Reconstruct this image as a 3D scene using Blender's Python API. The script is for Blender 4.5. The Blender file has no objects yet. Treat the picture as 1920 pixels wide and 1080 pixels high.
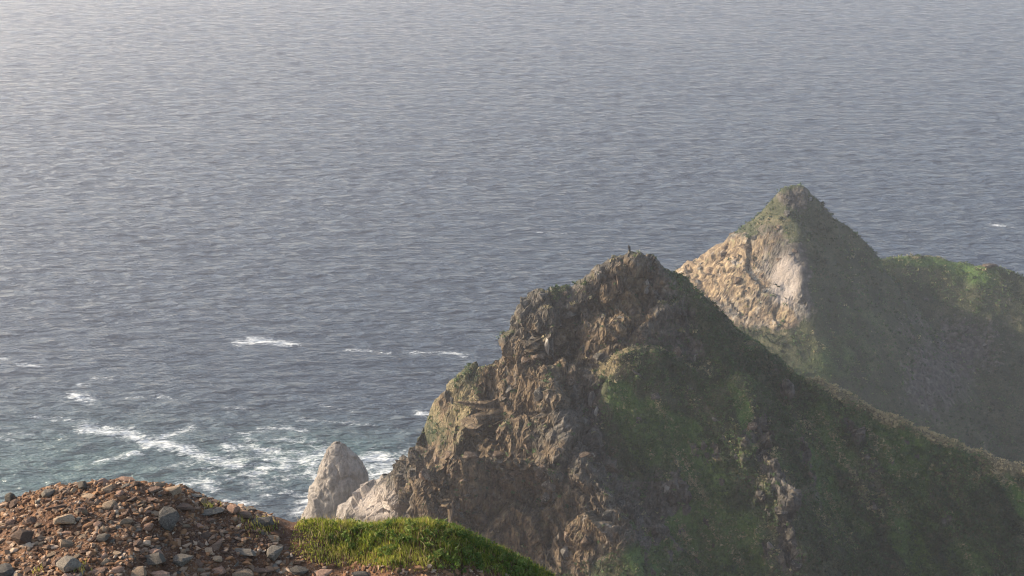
import bpy, bmesh, math, random
import numpy as np
from mathutils import Vector, Matrix, Euler

random.seed(11)
RNG = np.random.default_rng(11)
SC = bpy.context.scene
COL = SC.collection
R = math.radians

# ------------------------------------------------------------------ camera, sky, sun, exposure
CAM_Z, PITCH, FPX = 150.0, 23.0, 2318.0          # focal length in photo pixels (1920 wide)
cam_d = bpy.data.cameras.new('camera'); cam = bpy.data.objects.new('camera', cam_d); COL.objects.link(cam)
cam_d.sensor_width = 36.0; cam_d.lens = 36.0 * FPX / 1920.0
cam_d.clip_start = 0.1; cam_d.clip_end = 60000.0
cam.location = (0, 0, CAM_Z); cam.rotation_euler = (R(90 - PITCH), 0, 0)
SC.camera = cam

SUN_LEFT, SUN_EL = 72.0, 21.0                    # degrees left of the view direction, elevation
world = bpy.data.worlds.new('World'); SC.world = world; world.use_nodes = True
wn = world.node_tree; wn.nodes.clear()
w_out = wn.nodes.new('ShaderNodeOutputWorld'); w_bg = wn.nodes.new('ShaderNodeBackground')
w_sky = wn.nodes.new('ShaderNodeTexSky'); w_sky.sky_type = 'NISHITA'; w_sky.sun_disc = False
w_sky.sun_elevation = R(SUN_EL); w_sky.sun_rotation = R(-SUN_LEFT)
w_sky.air_density = 1.0; w_sky.dust_density = 3.0; w_sky.ozone_density = 1.5; w_sky.altitude = 100
w_hsv = wn.nodes.new('ShaderNodeHueSaturation'); w_hsv.inputs['Saturation'].default_value = 0.9
wn.links.new(w_sky.outputs[0], w_hsv.inputs['Color']); wn.links.new(w_hsv.outputs[0], w_bg.inputs[0])
w_bg.inputs[1].default_value = 0.135
wn.links.new(w_bg.outputs[0], w_out.inputs[0])

sun_d = bpy.data.lights.new('sun', 'SUN'); sun = bpy.data.objects.new('sun', sun_d); COL.objects.link(sun)
sun_d.energy = 3.4; sun_d.angle = R(0.6); sun_d.color = (1.0, 0.85, 0.67)
_s = Vector((-math.sin(R(SUN_LEFT)) * math.cos(R(SUN_EL)), math.cos(R(SUN_LEFT)) * math.cos(R(SUN_EL)), math.sin(R(SUN_EL))))
sun.rotation_euler = _s.to_track_quat('Z', 'Y').to_euler()

SC.view_settings.view_transform = 'Standard'; SC.view_settings.look = 'None'
SC.view_settings.exposure = 1.25; SC.view_settings.gamma = 1.0; SC.view_settings.use_curve_mapping = False
SC.cycles.use_denoising = True
SC.cycles.max_bounces = 5; SC.cycles.diffuse_bounces = 2; SC.cycles.glossy_bounces = 2
SC.cycles.volume_bounces = 0; SC.cycles.transparent_max_bounces = 4
SC.cycles.sample_clamp_indirect = 4.0
SC.cycles.filter_width = 1.1
SC.cycles.use_adaptive_sampling = True; SC.cycles.adaptive_threshold = 0.01

# ------------------------------------------------------------------ helpers: geometry of the view used for laying out real positions
CP, SP = math.cos(R(PITCH)), math.sin(R(PITCH))
def ray(px, py):
    a = (px - 960.0) / FPX; b = (540.0 - py) / FPX
    return np.array([a, CP + b * SP, -SP + b * CP])
def at_y(px, py, Y):
    d = ray(px, py); t = Y / d[1]
    return np.array([d[0] * t, Y, CAM_Z + d[2] * t])
def at_z(px, py, Z=0.0):
    d = ray(px, py); t = (Z - CAM_Z) / d[2]
    return np.array([d[0] * t, d[1] * t, Z])
def project(P):
    x, y, z = P[..., 0], P[..., 1], P[..., 2] - CAM_Z
    f = np.maximum(y * CP - z * SP, 0.01); u = y * SP + z * CP
    return 960 + FPX * x / f, 540 - FPX * u / f

# ------------------------------------------------------------------ numpy noise
def _h(ix, iy, iz, s):
    h = (ix.astype(np.int64) * 374761393 + iy.astype(np.int64) * 668265263 + iz.astype(np.int64) * 2147483647 + s * 974711) & 0xffffffff
    h = ((h ^ (h >> 13)) * 1274126177) & 0xffffffff
    h = ((h ^ (h >> 16)) * 2246822519) & 0xffffffff
    return (h ^ (h >> 15)) & 0xffffffff
def perlin(p, seed=0):
    i = np.floor(p).astype(np.int64); f = p - i
    u = f * f * f * (f * (f * 6 - 15) + 10)
    out = 0
    for dx in (0, 1):
        for dy in (0, 1):
            for dz in (0, 1):
                h = _h(i[:, 0] + dx, i[:, 1] + dy, i[:, 2] + dz, seed)
                gx = (h & 1023) / 511.5 - 1; gy = ((h >> 10) & 1023) / 511.5 - 1; gz = ((h >> 20) & 1023) / 511.5 - 1
                d = gx * (f[:, 0] - dx) + gy * (f[:, 1] - dy) + gz * (f[:, 2] - dz)
                w = (u[:, 0] if dx else 1 - u[:, 0]) * (u[:, 1] if dy else 1 - u[:, 1]) * (u[:, 2] if dz else 1 - u[:, 2])
                out = out + w * d
    return out
def fbm(p, octaves=4, seed=0, gain=0.5, ridged=False):
    a, s, o = 1.0, 0, 0
    for k in range(octaves):
        n = perlin(p * 2.03 ** k + 7.3 * k, seed + k)
        if ridged: n = 0.5 - np.abs(n) * 1.6
        o = o + a * n; s += a; a *= gain
    return o / s
def worley(p, seed=0):
    """F1, F2 and, for the nearest cell, three random numbers and the offset from its centre"""
    i = np.floor(p).astype(np.int64); n = len(p)
    f1 = np.full(n, 9.0); f2 = np.full(n, 9.0); best = np.zeros(n, np.int64); off = np.zeros((n, 3))
    for dx in (-1, 0, 1):
        for dy in (-1, 0, 1):
            for dz in (-1, 0, 1):
                c = i + np.array([dx, dy, dz])
                h = _h(c[:, 0], c[:, 1], c[:, 2], seed)
                q = c + np.stack([(h & 1023) / 1023., ((h >> 10) & 1023) / 1023., ((h >> 20) & 1023) / 1023.], 1)
                v = p - q; d = np.sqrt((v * v).sum(1))
                m = d < f1
                f2 = np.where(m, f1, np.minimum(f2, d)); f1 = np.where(m, d, f1)
                best = np.where(m, h, best); off[m] = v[m]
    g = (best * 2654435761) & 0xffffffff
    return f1, f2, np.stack([(g & 1023) / 1023., ((g >> 10) & 1023) / 1023., ((g >> 20) & 1023) / 1023.], 1), off
def sstep(a, b, x):
    t = np.clip((x - a) / (b - a), 0, 1); return t * t * (3 - 2 * t)

# ------------------------------------------------------------------ helpers: meshes
def tag(o, label=None, cat=None, group=None, kind=None):
    for k, v in (('label', label), ('category', cat), ('group', group), ('kind', kind)):
        if v: o[k] = v
    return o
def raw_mesh(name, V, F, nloop, attrs=None, smooth=True, facet=None):
    """F: (n, nloop) index array"""
    me = bpy.data.meshes.new(name)
    V = np.ascontiguousarray(V, np.float32); F = np.ascontiguousarray(F, np.int32)
    me.vertices.add(len(V)); me.vertices.foreach_set('co', V.ravel())
    me.loops.add(F.size); me.loops.foreach_set('vertex_index', F.ravel())
    me.polygons.add(len(F)); me.polygons.foreach_set('loop_start', np.arange(0, F.size, nloop, dtype=np.int32))
    me.polygons.foreach_set('use_smooth', np.full(len(F), smooth) if facet is None else ~facet[F].all(1))
    for k, a in (attrs or {}).items():
        at = me.attributes.new(k, 'FLOAT', 'POINT'); at.data.foreach_set('value', np.ascontiguousarray(a, np.float32).ravel())
    me.update(calc_edges=True)
    return me
def link(name, me, mat=None, parent=None):
    o = bpy.data.objects.new(name, me); COL.objects.link(o)
    if mat is not None and not me.materials: me.materials.append(mat)
    if parent is not None: o.parent = parent
    return o
def grid_faces(nr, nc):
    a = np.arange(nr * nc).reshape(nr, nc)
    return np.stack([a[:-1, :-1], a[:-1, 1:], a[1:, 1:], a[1:, :-1]], -1).reshape(-1, 4)
def grid_normals(P):
    du = np.gradient(P, axis=1); dv = np.gradient(P, axis=0)
    n = np.cross(du, dv); n /= np.maximum(np.linalg.norm(n, axis=-1, keepdims=True), 1e-9)
    return n

# ------------------------------------------------------------------ helpers: materials
class NT:
    def __init__(self, name):
        self.m = bpy.data.materials.new(name); self.m.use_nodes = True
        self.t = self.m.node_tree; self.t.nodes.clear()
        self.out = self.t.nodes.new('ShaderNodeOutputMaterial')
        self.b = self.t.nodes.new('ShaderNodeBsdfPrincipled'); self.t.links.new(self.b.outputs[0], self.out.inputs[0])
        self.b.inputs['Specular IOR Level'].default_value = 0.25
    def n(self, typ, **kw):
        o = self.t.nodes.new(typ)
        for k, v in kw.items(): setattr(o, k, v)
        return o
    def put(self, sock, v):
        if hasattr(v, 'is_linked') or hasattr(v, 'links'): self.t.links.new(v, sock)
        elif isinstance(v, (tuple, list)) and len(v) == 3 and sock.type == 'RGBA': sock.default_value = (*v, 1)
        else: sock.default_value = v
    def attr(self, name): return self.n('ShaderNodeAttribute', attribute_name=name).outputs['Fac']
    def pos(self, scale=(1, 1, 1), rot=(0, 0, 0), obj=True):
        tc = self.n('ShaderNodeTexCoord'); mp = self.n('ShaderNodeMapping')
        mp.inputs['Scale'].default_value = scale; mp.inputs['Rotation'].default_value = rot
        self.t.links.new(tc.outputs['Object'], mp.inputs['Vector']); return mp.outputs[0]
    def noise(self, vec, scale, detail=4, rough=0.55, dist=0.0):
        o = self.n('ShaderNodeTexNoise'); self.put(o.inputs['Vector'], vec); o.inputs['Scale'].default_value = scale
        o.inputs['Detail'].default_value = detail; o.inputs['Roughness'].default_value = rough; o.inputs['Distortion'].default_value = dist
        return o.outputs['Fac']
    def voronoi(self, vec, scale, feature='F1', out='Distance'):
        o = self.n('ShaderNodeTexVoronoi', feature=feature); self.put(o.inputs['Vector'], vec); o.inputs['Scale'].default_value = scale
        return o.outputs[out]
    def math(self, op, a, b=0.0, c=0.0, clamp=False):
        o = self.n('ShaderNodeMath', operation=op, use_clamp=clamp)
        for s, v in zip(o.inputs, (a, b, c)): self.put(s, v)
        return o.outputs[0]
    def mix(self, f, a, b, blend='MIX'):
        o = self.n('ShaderNodeMix', data_type='RGBA', blend_type=blend)
        self.put(o.inputs['Factor'], f); self.put(o.inputs['A'], a); self.put(o.inputs['B'], b)
        return o.outputs['Result']
    def ramp(self, f, stops, interp='LINEAR'):
        o = self.n('ShaderNodeValToRGB'); cr = o.color_ramp; cr.interpolation = interp
        while len(cr.elements) < len(stops): cr.elements.new(0.5)
        for e, (p, c) in zip(cr.elements, stops):
            e.position = p; e.color = (*c, 1) if len(c) == 3 else c
        self.put(o.inputs[0], f); return o.outputs[0]
    def step(self, x, a, b):
        o = self.n('ShaderNodeMapRange', interpolation_type='SMOOTHSTEP'); self.put(o.inputs['Value'], x)
        o.inputs['From Min'].default_value = a; o.inputs['From Max'].default_value = b; return o.outputs['Result']
    def bump(self, h, strength, dist, normal=None):
        o = self.n('ShaderNodeBump'); o.inputs['Strength'].default_value = strength; o.inputs['Distance'].default_value = dist
        self.put(o.inputs['Height'], h)
        if normal is not None: self.put(o.inputs['Normal'], normal)
        return o.outputs[0]
    def done(self, color, rough=0.9, normal=None):
        self.put(self.b.inputs['Base Color'], color); self.put(self.b.inputs['Roughness'], rough)
        if normal is not None: self.put(self.b.inputs['Normal'], normal)
        return self.m

def headland_material(name, s=1.0, sandy=False):
    """rock where the attribute 'rock' is high (warm where 'warm' is high), low scrub and grass elsewhere"""
    T = NT(name)
    v = T.pos()
    rock, warm, lush = T.attr('rock'), T.attr('warm'), T.attr('lush')
    n1 = T.noise(v, 0.35 * s, 6, 0.6); n2 = T.noise(v, 1.6 * s, 5, 0.65); n3 = T.noise(v, 6 * s, 3, 0.6)
    streak = T.noise(T.pos(scale=(1.4 * s, 1.4 * s, 0.28 * s), rot=(0.15, 0.2, 0)), 1.0, 5, 0.65)
    grey = T.ramp(T.math('ADD', T.math('MULTIPLY', n2, 0.6), T.math('MULTIPLY', streak, 0.4)),
                  [(0.32, (0.020, 0.018, 0.015)), (0.46, (0.052, 0.046, 0.037)), (0.58, (0.105, 0.092, 0.074)), (0.72, (0.24, 0.215, 0.18))])
    brown = T.ramp(T.math('ADD', T.math('MULTIPLY', n2, 0.55), T.math('MULTIPLY', streak, 0.45)),
                  [(0.32, (0.028, 0.020, 0.013)), (0.46, (0.080, 0.056, 0.034)), (0.59, (0.168, 0.122, 0.070)), (0.72, (0.36, 0.28, 0.175))])
    rc = T.mix(T.step(T.math('ADD', warm, T.math('MULTIPLY', T.math('SUBTRACT', n1, 0.5), 1.5)), 0.12, 0.55), grey, brown)
    scrub = T.ramp(T.math('ADD', T.math('MULTIPLY', n1, 0.5), T.math('MULTIPLY', n3, 0.5)),
                   [(0.34, (0.018, 0.023, 0.012)), (0.47, (0.040, 0.048, 0.023)), (0.58, (0.08, 0.078, 0.04)), (0.68, (0.15, 0.125, 0.078))])
    green = T.ramp(T.math('ADD', T.math('MULTIPLY', n2, 0.5), T.math('MULTIPLY', n3, 0.5)),
                   [(0.35, (0.035, 0.065, 0.018)), (0.5, (0.065, 0.115, 0.026)), (0.68, (0.12, 0.165, 0.05))])
    vc = T.mix(T.step(T.math('ADD', lush, T.math('MULTIPLY', T.math('SUBTRACT', n1, 0.5), 0.8)), 0.35, 0.75), scrub, green)
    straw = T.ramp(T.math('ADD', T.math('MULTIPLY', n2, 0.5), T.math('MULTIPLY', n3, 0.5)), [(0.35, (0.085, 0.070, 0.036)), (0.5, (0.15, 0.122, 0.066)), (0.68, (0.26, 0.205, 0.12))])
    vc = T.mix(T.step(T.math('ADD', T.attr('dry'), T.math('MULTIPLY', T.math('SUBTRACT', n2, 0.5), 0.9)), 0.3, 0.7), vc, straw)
    rm = T.step(T.math('ADD', rock, T.math('MULTIPLY', T.math('SUBTRACT', T.math('ADD', T.math('MULTIPLY', n1, 0.5), T.math('MULTIPLY', n2, 0.5)), 0.5), 1.6)), 0.42, 0.58)
    rc = T.mix(T.math('MULTIPLY', T.step(T.noise(v, 0.8 * s, 5, 0.7), 0.56, 0.7), 0.6), rc, (0.075, 0.082, 0.04))
    rc = T.mix(T.math('MULTIPLY', T.step(T.noise(T.pos(scale=(1, 1, 0.5)), 0.5 * s, 6, 0.7, 0.5), 0.55, 0.72), 0.6), rc, (0.25, 0.225, 0.19))
    if sandy: rc = T.mix(T.step(warm, 0.1, 0.45), rc, T.mix(1.0, rc, (1.85, 1.9, 1.95), 'MULTIPLY'))
    pale = T.ramp(T.math('ADD', T.math('MULTIPLY', n1, 0.6), T.math('MULTIPLY', n3, 0.4)), [(0.35, (0.22, 0.185, 0.155)), (0.6, (0.34, 0.295, 0.25))])
    rc = T.mix(T.step(T.attr('pale'), 0.3, 0.75), rc, pale)
    col = T.mix(rm, vc, rc)
    crack = T.math('MINIMUM', T.voronoi(T.pos(scale=(1, 1, 0.45), rot=(0.1, 0.25, 0)), 1.1 * s, 'DISTANCE_TO_EDGE'), 0.12)
    hgt = T.math('ADD', T.math('MULTIPLY', n2, 0.5), T.math('ADD', T.math('MULTIPLY', n3, 0.25), T.math('MULTIPLY', crack, 0.5 if sandy else 2.2)))
    return T.done(col, 0.92, T.bump(hgt, 0.9, 0.5 / s))

def stone_material(name, c0, c1, scale=9.0, bump=0.02, spot=(0.3, 0.29, 0.24)):
    T = NT(name)
    oi = T.n('ShaderNodeObjectInfo')
    v = T.pos()
    add = T.n('ShaderNodeVectorMath', operation='ADD'); T.put(add.inputs[0], v)
    T.put(add.inputs[1], T.math('MULTIPLY', oi.outputs['Random'], 40.0)); v = add.outputs[0]
    n1 = T.noise(v, scale, 6, 0.65); n2 = T.noise(v, scale * 4, 3, 0.6)
    c = T.mix(T.step(n1, 0.35, 0.65), c0, c1)
    c = T.mix(T.math('MULTIPLY', T.step(n2, 0.56, 0.66), 0.55), c, spot)
    br = T.math('ADD', 0.62, T.math('MULTIPLY', oi.outputs['Random'], 0.7))
    hs = T.n('ShaderNodeHueSaturation'); T.put(hs.inputs['Color'], c); T.put(hs.inputs['Value'], br)
    h = T.math('ADD', n1, T.math('MULTIPLY', n2, 0.35))
    return T.done(hs.outputs[0], 0.9, T.bump(h, 0.8, bump))

def leaf_material(name, stops, transl=0.35):
    T = NT(name)
    c = T.ramp(T.attr('tone'), stops)
    T.done(c, 0.75)
    tr = T.n('ShaderNodeBsdfTranslucent'); T.put(tr.inputs['Color'], c)
    mx = T.n('ShaderNodeMixShader'); mx.inputs[0].default_value = transl
    T.t.links.new(T.b.outputs[0], mx.inputs[1]); T.t.links.new(tr.outputs[0], mx.inputs[2]); T.t.links.new(mx.outputs[0], T.out.inputs[0])
    return T.m

# ------------------------------------------------------------------ sea
def px_lines(px, py, lines):
    """density field in the water plane around streaks; every streak: points, half width, strength"""
    d = np.zeros_like(px)
    for pts, w, s in lines:
        best = np.full_like(px, 1e9)
        for (x0, y0), (x1, y1) in zip(pts[:-1], pts[1:]):
            ex, ey = x1 - x0, (y1 - y0) * 2.2
            t = np.clip(((px - x0) * ex + (py - y0) * 2.2 * ey) / (ex * ex + ey * ey + 1e-6), 0, 1)
            best = np.minimum(best, np.hypot(px - x0 - t * ex, (py - y0) * 2.2 - t * ey))
        d = np.maximum(d, s * np.exp(-(best / (w * 1.5)) ** 2))
    return d
FOAM = [
    ([(165, 802), (235, 812), (285, 832), (330, 838), (395, 860), (445, 872)], 17, 1.0),
    ([(275, 832), (310, 818), (358, 800)], 9, 0.8),
    ([(430, 838), (500, 846), (560, 852), (600, 846)], 15, 0.8),
    ([(470, 888), (520, 874), (570, 864), (610, 850)], 18, 0.9),
    ([(395, 862), (450, 858), (520, 862), (590, 868)], 15, 0.72),
    ([(420, 820), (470, 812), (520, 800), (570, 806)], 9, 0.62),
    ([(660, 868), (700, 858), (760, 866), (790, 850)], 22, 1.0),
    ([(690, 880), (730, 872), (770, 880)], 16, 0.9),
    ([(340, 908), (372, 902), (398, 912)], 16, 0.9),
    ([(180, 868), (220, 858), (262, 850)], 8, 0.7),
    ([(440, 642), (480, 640), (520, 641), (552, 646)], 9, 1.0), ([(468, 637), (505, 637)], 8, 1.0),
    ([(650, 655), (690, 658), (730, 662)], 5, 0.72), ([(775, 662), (830, 661), (872, 667)], 6, 0.8),
    ([(142, 742), (165, 748)], 13, 0.95), ([(150, 722), (165, 722)], 6, 0.7), ([(178, 708), (205, 709)], 6, 0.65),
    ([(30, 684), (72, 686)], 5, 0.8), ([(0, 672), (10, 673)], 5, 0.8),
    ([(240, 746), (300, 742), (330, 748)], 5, 0.65), ([(420, 764), (470, 770)], 5, 0.6), ([(560, 786), (640, 790), (700, 796)], 6, 0.6),
    ([(785, 776), (806, 778)], 8, 1.0), ([(0, 812), (60, 815), (95, 808)], 5, 0.7), ([(0, 825), (25, 828)], 4, 0.7),
    ([(520, 900), (560, 892), (600, 880)], 12, 0.6), ([(500, 930), (540, 925), (580, 935)], 10, 0.55), ([(380, 930), (430, 938), (480, 945)], 9, 0.5),
    ([(1010, 435), (1060, 438)], 4, 0.55), ([(1850, 420), (1900, 424)], 4, 0.6), ([(600, 760), (660, 772)], 4, 0.5),
    ([(560, 960), (580, 940), (600, 925)], 14, 0.9), ([(380, 880), (450, 900), (520, 915)], 16, 0.5), ([(600, 905), (585, 880), (600, 850)], 14, 0.85), ([(690, 905), (715, 885), (740, 878)], 14, 0.95),
    ([(300, 880), (340, 870), (400, 885)], 12, 0.5), ([(450, 830), (520, 826), (600, 830)], 12, 0.5), ([(60, 780), (130, 786), (190, 796)], 7, 0.5),
]
def build_sea():
    ang = np.concatenate([np.linspace(-180, -46, 24)[:-1], np.linspace(-46, -27, 90)[:-1], np.linspace(-27, 27, 640), np.linspace(27, 46, 90)[1:], np.linspace(46, 180, 24)[1:]])
    ang = np.radians(ang)
    rad = np.concatenate([np.linspace(2, 150, 40)[:-1], np.geomspace(150, 1500, 760), np.geomspace(1500, 28000, 44)[1:]])
    dr = np.gradient(rad)
    A, Rr = np.meshgrid(ang, rad); DR = np.repeat(dr[:, None], len(ang), 1)
    x, y = Rr * np.sin(A), Rr * np.cos(A)
    z = np.zeros_like(x); hx = np.zeros_like(x); hy = np.zeros_like(x)
    rs = np.random.default_rng(5)
    for k in range(54):
        lam = 1.8 * (20 / 1.8) ** (k / 53.0) * rs.uniform(0.92, 1.08)
        th = R(-96 + rs.normal(0, 27 if lam < 15 else 14)); kx, ky = math.cos(th) * 2 * math.pi / lam, math.sin(th) * 2 * math.pi / lam
        am = 0.0088 * lam * (1 if lam < 5 else (5 / lam) ** 0.8) * rs.uniform(0.6, 1.3)
        fade = 1 - sstep(0.33, 0.55, DR / lam)
        ph = kx * x + ky * y + rs.uniform(0, 6.28)
        z += am * fade * np.sin(ph); c = np.cos(ph) * am * fade * 0.8
        hx += c * math.cos(th); hy += c * math.sin(th)
    # slow gusts make some water rougher than the rest
    gust = fbm(np.stack([x.ravel() / 190 + y.ravel() / 700, y.ravel() / 55, np.zeros(x.size)], 1), 4, 21).reshape(x.shape)
    g = 0.85 + 0.9 * np.clip(gust, -0.5, 0.5)
    P = np.stack([x + hx * g, y + hy * g, z * g], -1).reshape(-1, 3)
    flat = np.stack([x, y, np.zeros_like(x)], -1).reshape(-1, 3)
    px, py = project(flat)
    front = (flat[:, 1] > 100)
    foam = np.where(front, px_lines(px, py, FOAM), 0)
    shallow = np.where(front, np.exp(-(((px - 120) / 330) ** 2 + ((py - 900) / 120) ** 2)) + 0.9 * np.exp(-(((px - 620) / 190) ** 2 + ((py - 855) / 55) ** 2)), 0)
    me = raw_mesh('sea', P, grid_faces(len(rad), len(ang))[:, ::-1], 4, {'foam': foam, 'shallow': np.clip(shallow, 0, 1), 'gust': gust.ravel()})
    T = NT('sea_water')
    v = T.pos()
    va = T.pos(scale=(0.45, 1.0, 1.0), rot=(0, 0, R(6)))
    fo, sh, gu = T.attr('foam'), T.attr('shallow'), T.attr('gust')
    deep = T.mix(T.step(gu, -0.35, 0.35), (0.026, 0.040, 0.060), (0.046, 0.062, 0.084))
    wc = T.mix(sh, deep, (0.048, 0.092, 0.092))
    lace = T.math('ADD', T.math('MULTIPLY', T.noise(va, 0.42, 7, 0.72, 1.2), 0.6), T.math('MULTIPLY', T.noise(va, 1.7, 4, 0.65, 0.6), 0.4))
    m = T.step(T.math('ADD', T.math('MULTIPLY', fo, 0.66), T.math('MULTIPLY', T.math('SUBTRACT', lace, 0.5), 3.4)), 0.16, 0.95)
    m = T.math('MULTIPLY', m, T.step(fo, 0.03, 0.3))
    m = T.math('MULTIPLY', m, 0.85)
    col = T.mix(m, wc, (0.72, 0.74, 0.72))
    rough = T.math('ADD', 0.10, T.math('MULTIPLY', m, 0.6))
    h = T.math('ADD', T.math('MULTIPLY', T.noise(T.pos(scale=(0.34, 1, 1), rot=(0, 0, R(9))), 0.50, 3, 0.6), 1.0),
               T.math('MULTIPLY', T.noise(T.pos(scale=(0.32, 1, 1), rot=(0, 0, R(-7))), 0.21, 2, 0.5), 1.7))
    bp = T.n('ShaderNodeBump'); T.put(bp.inputs['Height'], h); bp.inputs['Distance'].default_value = 1.9
    T.put(bp.inputs['Strength'], T.math('ADD', 0.92, T.math('MULTIPLY', gu, 0.9), clamp=True)); nb = bp.outputs[0]
    T.done(col, rough, nb); T.b.inputs['IOR'].default_value = 1.333; T.b.inputs['Specular IOR Level'].default_value = 0.5
    o = link('sea', me, T.m); tag(o, 'grey blue open sea with small waves and foam streaks', kind='structure')
build_sea()

# ------------------------------------------------------------------ headlands
def ridge_points(nodes, slopes, step=0.6):
    pts = [at_y(*n[:3]) for n in nodes]; out = []
    for i, (a, b) in enumerate(zip(pts[:-1], pts[1:])):
        k = max(1, int(np.linalg.norm((b - a)[:2]) / step)); 
        for j in range(k): out.append(a + (b - a) * j / k)
    out.append(pts[-1]); out = np.array(out)
    return out, slopes
class Headland:
    def __init__(self, x0, x1, y0, y1, ridges, base=-4.0, cell=0.6):
        self.gx = np.arange(x0, x1, cell); self.gy = np.arange(y0, y1, cell); self.cell = cell
        X, Y = np.meshgrid(self.gx, self.gy); H = np.full(X.shape, base)
        for pts, (sN, sF, sL, sR) in ridges:
            for q in pts:
                dx, dy = X - q[0], Y - q[1]
                g = np.sqrt((np.where(dx < 0, sL, sR) * dx) ** 2 + (np.where(dy < 0, sN, sF) * dy) ** 2)
                H = np.maximum(H, q[2] - g)
        for _ in range(1):          # knock the razor edge off
            K = np.pad(H, 1, mode='edge'); H2 = (K[:-2, 1:-1] + K[2:, 1:-1] + K[1:-1, :-2] + K[1:-1, 2:] + 2 * H) / 6; H = H2
        self.H = H
    def terrace(self, mask_fn, step, seed, amount=1.0):
        X, Y = np.meshgrid(self.gx, self.gy); p = np.stack([X.ravel(), Y.ravel(), self.H.ravel()], 1)
        w = (fbm(p * 0.09, 3, seed) * 7 + fbm(p * 0.4, 2, seed + 1) * 1.6).reshape(X.shape)
        for k, st in enumerate((step, step * 0.36)):
            t = (self.H + w * (1 if k == 0 else 0.6)) / st; f = t - np.floor(t)
            g = np.where(f < 0.62, 0.22 * f / 0.62, 0.22 + 0.78 * (f - 0.62) / 0.38)
            self.H = self.H + (g - f) * st * np.clip(mask_fn(p.reshape(X.shape + (3,))), 0, 1) * amount * (1 if k == 0 else 0.7)
    def h(self, x, y):
        fx = np.clip((x - self.gx[0]) / self.cell, 0, len(self.gx) - 1.001); fy = np.clip((y - self.gy[0]) / self.cell, 0, len(self.gy) - 1.001)
        i, j = fx.astype(int), fy.astype(int); u, v = fx - i, fy - j; H = self.H
        return (H[j, i] * (1 - u) + H[j, i + 1] * u) * (1 - v) + (H[j + 1, i] * (1 - u) + H[j + 1, i + 1] * u) * v
    def surface(self, xs, rows, back=0.3):
        """columns of points evenly spaced along the slope, so that cliffs are as finely meshed as ledges"""
        yf = np.linspace(self.gy[0], self.gy[-1], 900); out = np.zeros((rows, len(xs), 3))
        hh = self.h(np.repeat(xs[None], len(yf), 0), np.repeat(yf[:, None], len(xs), 1))
        crest = yf[np.argmax(hh, 0)]
        ds = np.hypot(np.diff(yf)[:, None], np.diff(hh, axis=0)); w = np.where(yf[1:, None] > crest[None] + 2.5, back, 1.0)
        w = np.where(hh[1:] < -3.5, 0.05, w)
        s = np.concatenate([np.zeros((1, len(xs))), np.cumsum(ds * w, 0)]); s /= s[-1]
        for c in range(len(xs)):
            out[:, c, 1] = np.interp(np.linspace(0, 1, rows), s[:, c], yf)
        out[:, :, 0] = xs[None]; out[:, :, 2] = self.h(out[:, :, 0], out[:, :, 1])
        return out
def blobs(px, py, lst):
    m = np.zeros_like(px)
    for cx, cy, rx, ry, s in lst:
        m = m + s * np.exp(-(((px - cx) / rx) ** 2 + ((py - cy) / ry) ** 2))
    return m
def rockify(P, rock, k=1.0, seed=1, vert=0.5, hummock=1.0):
    """block and crack relief where rock, soft hummocks elsewhere; pushes points out along the surface normal"""
    N = grid_normals(P); N *= np.sign(N[..., 2:3] + 1e-9)
    sh = P.shape; p = P.reshape(-1, 3); n = N.reshape(-1, 3); r = rock.ravel()
    q = p / k
    c, s_ = math.cos(0.3), math.sin(0.3)
    qt = np.stack([q[:, 0] * c - q[:, 2] * s_ * 0.4, q[:, 1], q[:, 2] * vert + q[:, 0] * s_ * 0.5], 1)
    qt = qt + 0.35 * np.stack([perlin(q * 0.5, 31), perlin(q * 0.5, 32), perlin(q * 0.5, 33)], 1)
    d = np.zeros(len(p))
    for sc, am, sd in ((0.15, 2.2, 1), (0.4, 0.8, 2), (1.05, 0.22, 3)):
        f1, f2, rnd, off = worley(qt * sc, seed * 10 + sd)
        tilt = (off * (rnd - 0.5) * 2).sum(1)
        d += am * ((rnd[:, 0] - 0.5) * 0.55 + tilt * 1.1 - 0.22 * np.exp(-((f2 - f1) / 0.06) ** 2))
    wv = fbm(q * 0.25, 3, seed + 91) * 2.2
    for nn, per, am in (((0.86, 0.18, 0.42), 2.4, 1.5), ((0.80, 0.3, 0.5), 0.85, 0.5), ((-0.25, 0.2, 0.95), 3.2, 0.9), ((-0.2, 0.1, 0.97), 1.1, 0.3)):
        t = (q[:, 0] * nn[0] + q[:, 1] * nn[1] + q[:, 2] * nn[2] + wv) / per; fr = t - np.floor(t)
        jit = (_h(np.floor(t).astype(np.int64), np.floor(t).astype(np.int64) * 0, np.floor(t).astype(np.int64) * 0, seed) & 1023) / 1023.
        d += am * (np.where(fr < 0.86, fr / 0.86, (1 - fr) / 0.14) - 0.5) * (0.3 + 0.9 * jit) * np.clip(0.6 + 1.6 * fbm(q * 0.17 + per, 2, seed + 95), 0.1, 1.2)
    d += 0.35 * fbm(q * 0.9, 4, seed + 50, ridged=True) + 0.6 * fbm(qt * np.array([0.75, 0.75, 0.3]), 4, seed + 55, 0.6, ridged=True)
    soft = 2.6 * fbm(q * np.array([0.13, 0.045, 0.045]), 4, seed + 70, 0.55, ridged=True) - 0.6 + 0.8 * fbm(q * np.array([0.4, 0.2, 0.2]), 4, seed + 80)
    disp = (d * r + soft * hummock * (1 - r)) * k
    return p.reshape(sh) + (n * disp[:, None]).reshape(sh) * 0.8
def surface_lookup(P):
    px, py = project(P.reshape(-1, 3)); pp = P.reshape(-1, 3)
    vis = (px > -60) & (px < 1980) & (py > -20) & (py < 1140)
    idx = np.nonzero(vis)[0]
    return px[idx], py[idx], pp[idx], idx
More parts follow.
